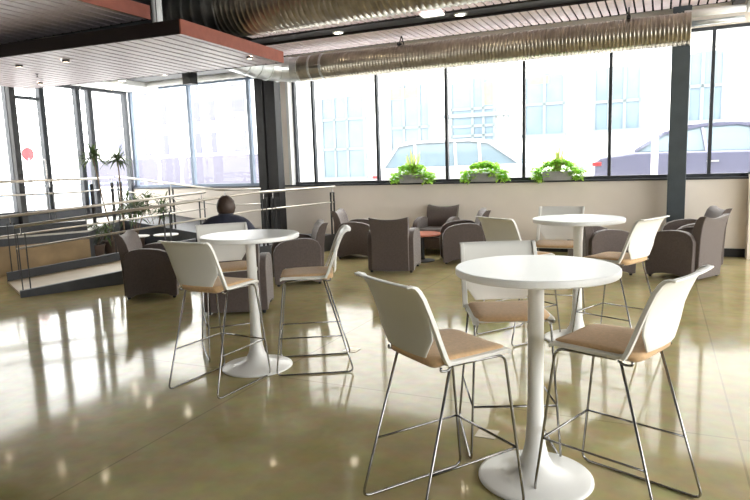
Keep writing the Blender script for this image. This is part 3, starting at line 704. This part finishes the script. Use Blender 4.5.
def pot(t, r=.17, h=.32):
    bm = B(); lathe(bm, [(0, 0), (r*.72, 0), (r, h), (r*1.06, h), (r*1.06, h+.02), (r*.93, h+.02), (r*.88, h-.04), (0, h-.04)], 28); obj('pot', bm, 'pot', t, smooth=False)
    bm = B(); lathe(bm, [(0, h-.02), (r*.9, h-.02)], 24); obj('soil', bm, 'soil', t)
def dracaena(px, py, topz, lean, label, seed, pots=True, crown_px=None):
    random.seed(seed); p = fl(px, py); t = thing('potted_dracaena', label, 'plant', (p.x, p.y, 0)); pot(t)
    # crown set out over the direction the trunk leans
    d = p.length/1.0; top = Vector((lean, rnd(-.1, .1), topz))
    bm = B(); path_ = [Vector((0, 0, .28)), Vector((lean*.12, .02, .6)), Vector((lean*.45, -.02, 1.05)), Vector((lean*.8, .01, topz-.35)), top]
    tube(bm, path_, .016, 8, radii=[.022, .018, .015, .013, .012]); obj('trunk', bm, 'stem', t, smooth=True)
    bm = B()
    for k in range(85): leaf(bm, top+Vector((0, 0, rnd(-.05, .04))), rnd(0, 2*PI), rnd(.26, .42), .034, rnd(-.1, 1.3), rnd(.25, .8), n=6)
    obj('crown_leaves', bm, 'leafd', t)
    return t
dracaena(114, 258, 1.90, -.22, 'tall potted dracaena with a bare trunk leaning left before the doors', 11)
dracaena(126, 255, 1.84, .0, 'tall potted dracaena standing upright beside the corner of the windows', 12)
def bush(px, py, h, spread, label, seed, n=150, ln=(.25, .42)):
    random.seed(seed); p = fl(px, py); t = thing('potted_shrub', label, 'plant', (p.x, p.y, 0)); pot(t, .16, .30)
    bm = B(); tips = []
    for k in range(9):
        a = rnd(0, 2*PI); r = rnd(.1, spread); q = Vector((r*math.cos(a), r*math.sin(a), rnd(h*.7, h)))
        tips.append(q); tube(bm, [(0, 0, .26), (q.x*.3, q.y*.3, q.z*.5), q], .006, 5)
    obj('stems', bm, 'stem', t)
    bm = B()
    for k in range(n):
        q = random.choice(tips); f_ = rnd(.72, 1.0)
        leaf(bm, Vector((q.x*f_, q.y*f_, q.z*f_)), rnd(0, 2*PI), rnd(*ln), rnd(.03, .05), rnd(.0, 1.0), rnd(.2, .9), n=5)
    obj('foliage', bm, 'leafd', t)
bush(138, 252, 1.20, .42, 'dark leafy shrub in a pot beyond the ramp, left of the low tables', 21)
bush(158, 249, 1.18, .40, 'dark leafy shrub in a pot beyond the ramp with upright shoots', 22, 110)
bush(97, 262, .72, .38, 'low dark bushy plant in a brown pot at the end of the tan panel', 23, 120, (.18, .30))

# ============================================================ PERSON
def skin_obj(name, verts, edges, radii, material, parent, sub=2, root=0):
    me = bpy.data.meshes.new(name); me.from_pydata(verts, edges, []); o = bpy.data.objects.new(name, me); C.objects.link(o); o.parent = parent
    md = o.modifiers.new('skin', 'SKIN'); md.use_smooth_shade = True
    sv = me.skin_vertices[0].data
    for i, r in enumerate(radii):
        rr_ = r if isinstance(r, tuple) else (r, r); sv[i].radius = rr_
        sv[i].use_root = (i == root)
    ms = o.modifiers.new('sub', 'SUBSURF'); ms.levels = sub; ms.render_levels = sub
    me.materials.append(M[material]); return o
pp = Vector((-1.66, 6.98, 0))
per = thing('person', 'person seated in an armchair, seen from behind in a dark navy jacket, short brown hair', 'person', pp, math.radians(93)); per.scale = (1.1, 1.16, 1.03)
# local: x forward, y left. seat top .445
V = [(-.10, 0, .52), (-.13, 0, .66), (-.135, 0, .82), (-.12, 0, .94), (-.10, 0, 1.00), (-.08, 0, 1.05),
     (-.12, .15, .945), (-.06, .235, .74), (.12, .215, .60), (.20, .19, .595), (-.12, -.15, .945), (-.06, -.235, .74), (.12, -.215, .60), (.20, -.19, .595),
     (-.06, .09, .52), (.34, .11, .53), (.37, .12, .10), (.40, .12, .05), (.50, .13, .035), (-.06, -.09, .52), (.34, -.11, .53), (.37, -.12, .10), (.40, -.12, .05), (.50, -.13, .035)]
Ed = [(0, 1), (1, 2), (2, 3), (3, 4), (4, 5), (3, 6), (6, 7), (7, 8), (8, 9), (3, 10), (10, 11), (11, 12), (12, 13), (0, 14), (14, 15), (15, 16), (16, 17), (17, 18), (0, 19), (19, 20), (20, 21), (21, 22), (22, 23)]
Rr = [(.12, .10), (.115, .09), (.125, .095), (.09, .07), (.055, .055), (.052, .052), .055, .043, .034, .03, .055, .043, .034, .03, .08, .06, .042, .04, .03, .08, .06, .042, .04, .03]
body = skin_obj('body', V, Ed, Rr, 'skin', per)
# head, shaped from a sphere
bm = B(); bmesh.ops.create_uvsphere(bm, u_segments=24, v_segments=18, radius=1)
for v in bm.verts:
    x, y, z = v.co; nar = 1-.22*max(0, -z); fr_ = .02*max(0, x)*max(0, 1-abs(z+.1)*1.5)
    v.co = Vector((x*.098*(nar if x < 0 else 1-.12*max(0, -z))+fr_*.4, y*.077*nar, z*.118))
    if x > .8 and abs(y) < .22 and -.35 < z < .12: v.co.x += .018*(1-abs(y)/.22)
bm.transform(Matrix.Translation((-.055, 0, 1.125))); head = obj('head', bm, 'skin', per, smooth=True)
for s in (-1, 1):
    bm = B(); bmesh.ops.create_uvsphere(bm, u_segments=10, v_segments=8, radius=1); bm.transform(Matrix.Translation((-.06, s*.076, 1.12)) @ Matrix.Diagonal((.018, .008, .03, 1))); obj('ear', bm, 'skin', head, smooth=True)
    bm = B(); bmesh.ops.create_uvsphere(bm, u_segments=10, v_segments=8, radius=.011); bm.transform(Matrix.Translation((.033, s*.03, 1.14))); obj('eye', bm, 'whitep', head, smooth=True)
bm = B(); bar(bm, (.042, -.022, 1.075), (.042, .022, 1.075), .008, .006); obj('mouth', bm, 'redtop', head)
bm = B(); bmesh.ops.create_uvsphere(bm, u_segments=28, v_segments=20, radius=1)
for v in bm.verts:
    x, y, z = v.co; k = 1+.05*math.sin(x*17+z*9)*math.sin(y*19+z*13)
    v.co = Vector((x*.108*k, y*.088*(1-.06*z)*k, z*.118*k))
bmesh.ops.delete(bm, geom=[v for v in bm.verts if v.co.z < -.085 or (v.co.x > .035 and v.co.z < .05)], context='VERTS')
bm.transform(Matrix.Translation((-.062, 0, 1.138))); h = obj('hair', bm, 'hair', per, smooth=True); md = h.modifiers.new('t', 'SOLIDIFY'); md.thickness = .012; md.offset = -1
# jacket and trousers over the body
jV = V[:4]+[(-.10, 0, 1.055)]+[(-.115, .170, .950), (-.06, .26, .76), V[8], (-.115, -.170, .950), (-.06, -.26, .76), V[12]]
jE = [(0, 1), (1, 2), (2, 3), (3, 4), (3, 5), (5, 6), (6, 7), (3, 8), (8, 9), (9, 10)]
jR = [(.15, .13), (.155, .12), (.165, .125), (.125, .10), (.078, .075), .082, .07, .05, .082, .07, .05]
skin_obj('jacket', jV, jE, jR, 'navy', per)
bm = B(); lathe(bm, [(.095, .985), (.082, 1.035), (.070, 1.065), (.063, 1.06), (.07, 1.01)], 24, (-.10, 0, 0)); obj('collar', bm, 'navy', per, smooth=True)
tV = [(-.09, 0, .53)]+[V[14], V[15], V[16], V[19], V[20], V[21]]
skin_obj('trousers', tV, [(0, 1), (1, 2), (2, 3), (0, 4), (4, 5), (5, 6)], [(.13, .09), .09, .072, .055, .09, .072, .055], 'jeans', per)
for s in (-1, 1):
    bm = B(); bmesh.ops.create_uvsphere(bm, u_segments=14, v_segments=10, radius=1)
    for v in bm.verts: v.co = Vector((v.co.x*.135, v.co.y*.05, max(v.co.z, -.6)*(.055-.015*v.co.x)))
    bm.transform(Matrix.Translation((.455, s*.125, .037))); obj('shoe', bm, 'tyre', per, smooth=True)
    hb = (.20, s*.19, .595)
    hd = skin_obj('hand', [hb, (.25, s*.185, .59), (.285, s*.18, .588)], [(0, 1), (1, 2)], [(.026, .02), (.038, .016), (.034, .013)], 'skin', per)
    for k in range(4):
        yy = s*(.18+(k-1.5)*.020); ln = (.055, .070, .066, .048)[k]
        skin_obj('finger', [(.275, yy, .588), (.295+ln*.5, yy, .590), (.29+ln, yy, .575)], [(0, 1), (1, 2)], [.010, .009, .008], 'skin', hd, sub=1)
    skin_obj('thumb', [(.235, s*.165, .59), (.265, s*.140, .592), (.29, s*.132, .585)], [(0, 1), (1, 2)], [.013, .010, .009], 'skin', hd, sub=1)

# ============================================================ OUTSIDE
ST = .72
bm = B(); wbox(bm, (-60, 40), (-45, -.45), (ST-.3, ST-.12)); tag(obj('street', bm, 'street'), 'pale street outside the windows', 'street', kind='structure')
bm = B(); wbox(bm, (-40, 40), (-11.9, -9.2), (ST-.12, ST)); tag(obj('sidewalk', bm, 'walk'), 'pale far sidewalk before the building opposite', 'sidewalk', kind='structure')
bm = B(); wbox(bm, (-14.2, 40), (-2.1, -.45), (ST-.12, ST)); tag(obj('sidewalk', bm, 'walk'), 'near sidewalk just outside the windows', 'sidewalk', kind='structure')
bm = B(); wbox(bm, (-60, -12.9), (-.44, 30), (ST-.3, ST-.1)); tag(obj('forecourt', bm, 'walk'), 'pale forecourt outside the glazed doors', 'pavement', kind='structure')
# building opposite
t = thing('street_building', 'pale building across the street with tall arched windows', 'building', W(-2, -12, ST)); inv = Matrix.Translation(-t.location)
bm = B(); wbox(bm, (-15.6, 24), (-13.5, -12), (ST-.3, 11)); bm.transform(inv); obj('wall', bm, 'facadeb', t)
def arched(u0_, u1_, z0, z1, arch=.18, frames=(.5,), hbars=(.5,), door=False, blind=None):
    n = 8; pts = [(u0_, z0), (u1_, z0)]+[(u1_+(u0_-u1_)*k/n, z1-arch*(2*k/n-1)**2) for k in range(n+1)]
    bm = B(); lo = [bm.verts.new(W(u, -11.97, z)) for u, z in pts]; hi = [bm.verts.new(W(u, -11.90, z)) for u, z in pts]
    bm.faces.new(lo[::-1]); bm.faces.new(hi)
    for i in range(len(pts)): bm.faces.new((lo[i], lo[(i+1) % len(pts)], hi[(i+1) % len(pts)], hi[i]))
    bm.transform(inv); w_ = obj('window', bm, 'extglass', t)
    bm = B(); 
    for f_ in frames: u = u0_+(u1_-u0_)*f_; wbox(bm, (u-.05, u+.05), (-11.90, -11.86), (z0, z1-.05))
    for f_ in hbars: z = z0+(z1-z0)*f_; wbox(bm, (u0_, u1_), (-11.90, -11.86), (z-.05, z+.05))
    for u in (u0_, u1_): wbox(bm, (u-.05, u+.05), (-11.95, -11.86), (z0, z1-arch))
    wbox(bm, (u0_-.1, u1_+.1), (-11.95, -11.80), (z0-.1, z0))
    bm.transform(inv); fr_ = obj('window_frame', bm, 'extframe', t)
    if blind:
        bm = B(); wbox(bm, (u0_+(u1_-u0_)*blind[0], u0_+(u1_-u0_)*blind[1]), (-11.90, -11.885), (z0+(z1-z0)*blind[2], z0+(z1-z0)*blind[3])); bm.transform(inv); obj('blind', bm, 'extyellow', t)
arched(-14.0, -12.05, 1.15, 4.4, .05, (.3, .6), (.35, .72))
arched(-10.9, -9.27, 1.65, 4.66, .14, (.35, .75), (.45, ), blind=(0, .72, .82, .95))
arched(-8.4, -6.75, ST, 4.66, .16, (.5, .75), (.47, .56, .72), blind=(.75, 1, .75, .95))
arched(-5.65, -4.27, 2.5, 4.6, .12, (.5,), (.5,), blind=(.1, .6, .84, .96))
arched(-3.3, -1.82, 2.55, 4.62, .08, (.33, .66), (.45,))
arched(-.42, .57, 2.7, 4.85, .08, (.4, .7), (.5,))
arched(1.9, 3.2, 2.6, 4.8, .1); arched(4.4, 5.8, 2.6, 4.8, .1)
for u, z0 in ((-5.7, 1.0), (-3.9, 1.05), (-3.1, 1.0)):
    bm = B(); wbox(bm, (u, u+.55), (-11.97, -11.93), (z0+.1, z0+.55)); bm.transform(inv); obj('vent_grille', bm, 'extframe', t)
bm = B(); wbox(bm, (-8.7, -6.2), (-11.97, -11.82), (3.25, 3.4)); bm.transform(inv); obj('cornice_band', bm, 'extframe', t)
bm = B(); wbox(bm, (-15.6, 24), (-11.97, -11.9), (4.98, 5.1)); bm.transform(inv); obj('string_course', bm, 'facade', t)
def on_facade(px, py):
    d = ray(px, py); tt = ((P0-CAM).dot(WN)-11.9)/d.dot(WN); q = CAM+d*tt; return (q-P0).dot(WU), q.z
u, z = on_facade(506, 72); bm = B(); wbox(bm, (u-.12, u+.12), (-11.95, -11.86), (z-.16, z+.16)); tag(obj('wall_sign', bm, 'blue'), 'small violet plaque high on the building opposite', 'sign')
u, z = on_facade(506, 104); bm = B(); prism(bm, [(u-.32, z-.30), (u+.22, z+.32), (u+.22, z-.02), (u-.1, z-.34)], -11.9, -11.86, lambda p: W(p.x, p.z, p.y)); tag(obj('flag_banner', bm, 'blue'), 'slanted blue banner on the building opposite', 'banner')
u, z = on_facade(506, 138); bm = B(); wbox(bm, (u-.14, u+.14), (-11.95, -11.87), (z-.08, z+.08)); tag(obj('address_plate', bm, 'extframe'), 'small grey plate low on the building opposite', 'plate')
u, z = on_facade(506, 121); bm = B(); tube(bm, [W(u+.13*math.cos(a*PI/8), -11.88, z+.24*math.sin(a*PI/8)) for a in range(16)], .025, 6, closed=True); tag(obj('wall_ring', bm, 'extframe'), 'oval ring fixture on the building opposite', 'ring')
# far building at the left
t = thing('street_building', 'distant white block with rows of slit windows', 'building', W(-25, -26, ST)); inv = Matrix.Translation(-t.location)
bm = B(); wbox(bm, (-44, -15.6), (-30, -26), (ST-.3, 16)); bm.transform(inv); obj('wall', bm, 'facade', t)
for z0 in (3.9, 6.2, 8.5):
    for px in (120, 147, 165, 198, 213, 237, 243):
        d = ray(px, 130); tt = ((P0-CAM).dot(WN)-26)/d.dot(WN); u = (CAM+d*tt-P0).dot(WU)
        bm = B(); wbox(bm, (u-.3, u+.3), (-25.99, -25.93), (z0-1.0, z0+.5)); bm.transform(inv); obj('window', bm, 'slit', t)
bm = B(); wbox(bm, (-38, -15), (-20.2, -20), (ST, 2.5)); tag(obj('garden_wall', bm, 'hedge'), 'long low grey-violet wall outside the left windows', 'wall')
t = thing('street_building', 'pale block seen through the glazed doors', 'building', W(-34, 4, ST)); inv = Matrix.Translation(-t.location)
bm = B(); wbox(bm, (-40, -34), (-12, 26), (ST-.3, 14)); bm.transform(inv); obj('wall', bm, 'facade', t)
for v in (-8, -4.5, -1, 2.5, 6, 9.5, 13):
    for z0 in (4, 7.2):
        bm = B(); wbox(bm, (-33.99, -33.93), (v, v+1.0), (z0-.9, z0+.9)); bm.transform(inv); obj('window', bm, 'slit', t)
bm = B()
for z in (1.0, 1.25): wbox(bm, (-18.05, -18), (-6, 14), (z, z+.06))
for k in range(9): wbox(bm, (-18.06, -17.99), (-6+k*2.5, -5.92+k*2.5), (ST-.1, 1.32))
tag(obj('street_fence', bm, 'frame_blue'), 'low blue-grey fence outside the glazed doors', 'fence')
d = ray(28, 158); tt = (P0-CAM+WU*(-16)).dot(WU)/d.dot(WU); p = CAM+d*tt
t = thing('street_sign', 'round red street sign on a blue-grey post outside the doors', 'sign', (p.x, p.y, ST-.1))
bm = B(); box(bm, (-.03, -.03, 0), (.03, .03, p.z-ST+.1)); obj('post', bm, 'frame_blue', t)
bm = B(); lathe(bm, [(0, 0), (.17, 0), (.17, .02), (0, .02)], 24); bm.transform(Matrix.Translation((0, 0, p.z-ST+.2)) @ Matrix.Rotation(-YAW, 4, 'Z') @ Matrix.Rotation(PI/2, 4, 'Y')); obj('disc', bm, 'red', t)
# bare trees
def tree(px, v, h, seed, label):
    random.seed(seed); d = ray(px, 170); tt = ((P0-CAM).dot(WN)+v)/d.dot(WN); p = CAM+d*tt
    t = thing('bare_tree', label, 'tree', (p.x, p.y, ST-.12)); bm = B()
    def br(a, dr, ln, r, k):
        b2 = a+dr*ln; tube(bm, [a, a.lerp(b2, .5)+Vector((rnd(-.03, .03)*ln, rnd(-.03, .03)*ln, 0)), b2], r, 5, radii=[r, r*.85, r*.7])
        if k:
            for _ in range(3 if k > 1 else 2):
                nd = (dr+Vector((rnd(-.7, .7), rnd(-.7, .7), rnd(0, .5)))).normalized(); br(b2, nd, ln*rnd(.55, .75), r*.62, k-1)
    br(Vector((0, 0, 0)), Vector((0, 0, 1)), h*.35, .09, 4); obj('branches', bm, 'bark', t)
tree(160, -9, 3.6, 31, 'bare pale street tree outside the left windows, the left one'); tree(182, -10.5, 3.4, 32, 'bare pale street tree outside the left windows, the right one')
# cars
def car(name, label, u0_, v, length, height, paint, rear_left=True, suv=False):
    t = thing(name, label, 'car', W(u0_+length/2, v, ST-.12), -YAW); Lh = length/2; s = height/1.45
    hw = .88
    # side profile (x along, z)
    if suv: low = [(-Lh, .35), (-Lh, .95), (-Lh+.05, 1.02)]; roof = [(-Lh+.25, 1.05), (-Lh+.55, 1.62), (-Lh+1.0, 1.70), (.3, 1.70), (.75, 1.62), (1.45, 1.08)]; hood = [(Lh-.15, .92), (Lh, .70), (Lh, .30)]
    else: low = [(-Lh, .35), (-Lh+.02, .86), (-Lh+.15, .96)]; roof = [(-Lh+.75, 1.02), (-Lh+1.25, 1.33), (-Lh+1.9, 1.45), (-.1+.25, 1.46), (.75, 1.34), (1.45, .98)]; hood = [(Lh-.3, .80), (Lh-.02, .62), (Lh, .30)]
    sc = height/(1.70 if suv else 1.46)
    prof = [(x, z*sc) for x, z in low+[roof[0]]+[roof[-1]]+hood]
    bm = B(); 
    def slab(pr_, w0, w1, bm):
        n = len(pr_); ys = [-w0, -w1, w1, w0]
        A = [bm.verts.new((x, -w0, z)) for x, z in pr_]; Bv = [bm.verts.new((x, w0, z)) for x, z in pr_]
        bm.faces.new(A); bm.faces.new(Bv[::-1])
        for i in range(n): bm.faces.new((A[i], A[(i+1) % n], Bv[(i+1) % n], Bv[i]))
    slab(prof, hw, hw, bm); bmesh.ops.triangulate(bm, faces=[f_ for f_ in bm.faces if len(f_.verts) > 4]); obj('body', bm, paint, t, bevel=.06, seg=4)
    # cabin: tapered inward towards the roof
    bm = B(); A = []; Bv = []
    zb = roof[0][1]*sc-.03
    for x, z in roof:
        k = max(0, min(1, (z*sc-zb)/(roof[2][1]*sc-zb))); y = hw-.06-.20*k; A.append(bm.verts.new((x, -y, z*sc-.02*(1-k)))); Bv.append(bm.verts.new((x, y, z*sc-.02*(1-k))))
    bm.faces.new(A); bm.faces.new(Bv[::-1])
    for i in range(len(A)): bm.faces.new((A[i], A[(i+1) % len(A)], Bv[(i+1) % len(A)], Bv[i]))
    bmesh.ops.triangulate(bm, faces=[f_ for f_ in bm.faces if len(f_.verts) > 4]); obj('cabin_glass', bm, 'carg', t, bevel=.03)
    bm = B(); pts = [(x, z*sc) for x, z in roof]
    for sd in (-1, 1):
        yf = lambda z: sd*(hw-.05-.20*max(0, min(1, (z-zb)/(roof[2][1]*sc-zb))))
        for a, b2 in zip(pts, pts[1:]): bar(bm, (a[0], yf(a[1]), a[1]+.01), (b2[0], yf(b2[1]), b2[1]+.01), .05, .06)
        for fx in (-.35, .45) if not suv else (-.9, .05, .6): bar(bm, (fx, yf(zb), zb), (fx-.08, yf(pts[2][1]-.04), pts[2][1]-.04), .06, .03)
    ry = hw-.26; box(bm, (pts[2][0]-.3, -ry, pts[2][1]-.03), (pts[3][0]+.2, ry, pts[2][1]+.03)); obj('roof_frame', bm, paint, t)
    for x in (-Lh+.85, Lh-.9):
        for sd in (-1, 1):
            bm = B(); lathe(bm, [(0, -.1), (.29, -.1), (.33, -.06), (.33, .06), (.29, .1), (0, .1)], 24); bm.transform(Matrix.Translation((x, sd*(hw-.08), .33)) @ Matrix.Rotation(PI/2, 4, 'X')); wh = obj('wheel', bm, 'tyre', t)
            bm = B(); lathe(bm, [(0, -.11), (.19, -.11), (.19, .11), (0, .11)], 18); bm.transform(Matrix.Translation((x, sd*(hw-.08), .33)) @ Matrix.Rotation(PI/2, 4, 'X')); obj('hubcap', bm, 'galvw', wh)
    for sd in (-1, 1):
        bm = B(); box(bm, (-Lh-.02, sd*hw-.13 if sd > 0 else -hw-.02, .78*sc), (-Lh+.16, sd*hw+.02 if sd > 0 else -hw+.13, .86*sc)); obj('tail_light', bm, 'red', t, bevel=.02)
        bm = B(); box(bm, (.75, sd*(hw+.0) if sd > 0 else -hw-.16, .98*sc), (.95, sd*(hw+.16) if sd > 0 else -hw, 1.12*sc)); obj('side_mirror', bm, paint, t, bevel=.03)
        bm = B(); bar(bm, (-.35, sd*(hw+.012), .82*sc), (-.15, sd*(hw+.012), .82*sc), .02, .03); obj('door_handle', bm, 'galvw', t)
    return t
car('parked_car', 'slate blue parked sedan outside the right-hand windows', wall_u(597, -3.1), -3.1, 4.7, 1.54, 'card')
car('parked_car', 'white parked car outside the middle windows', wall_u(388, -3.1), -3.1, 3.9, 1.46, 'carw', suv=True)
u = wall_u(654, -1.9); bm = B(); lathe(bm, [(0, 0), (.06, 0), (.06, 3.2), (0, 3.2)], 14, W(u, -1.7, ST)); tag(obj('street_pole', bm, 'pale_post'), 'pale pole on the sidewalk just left of the slate column', 'pole')
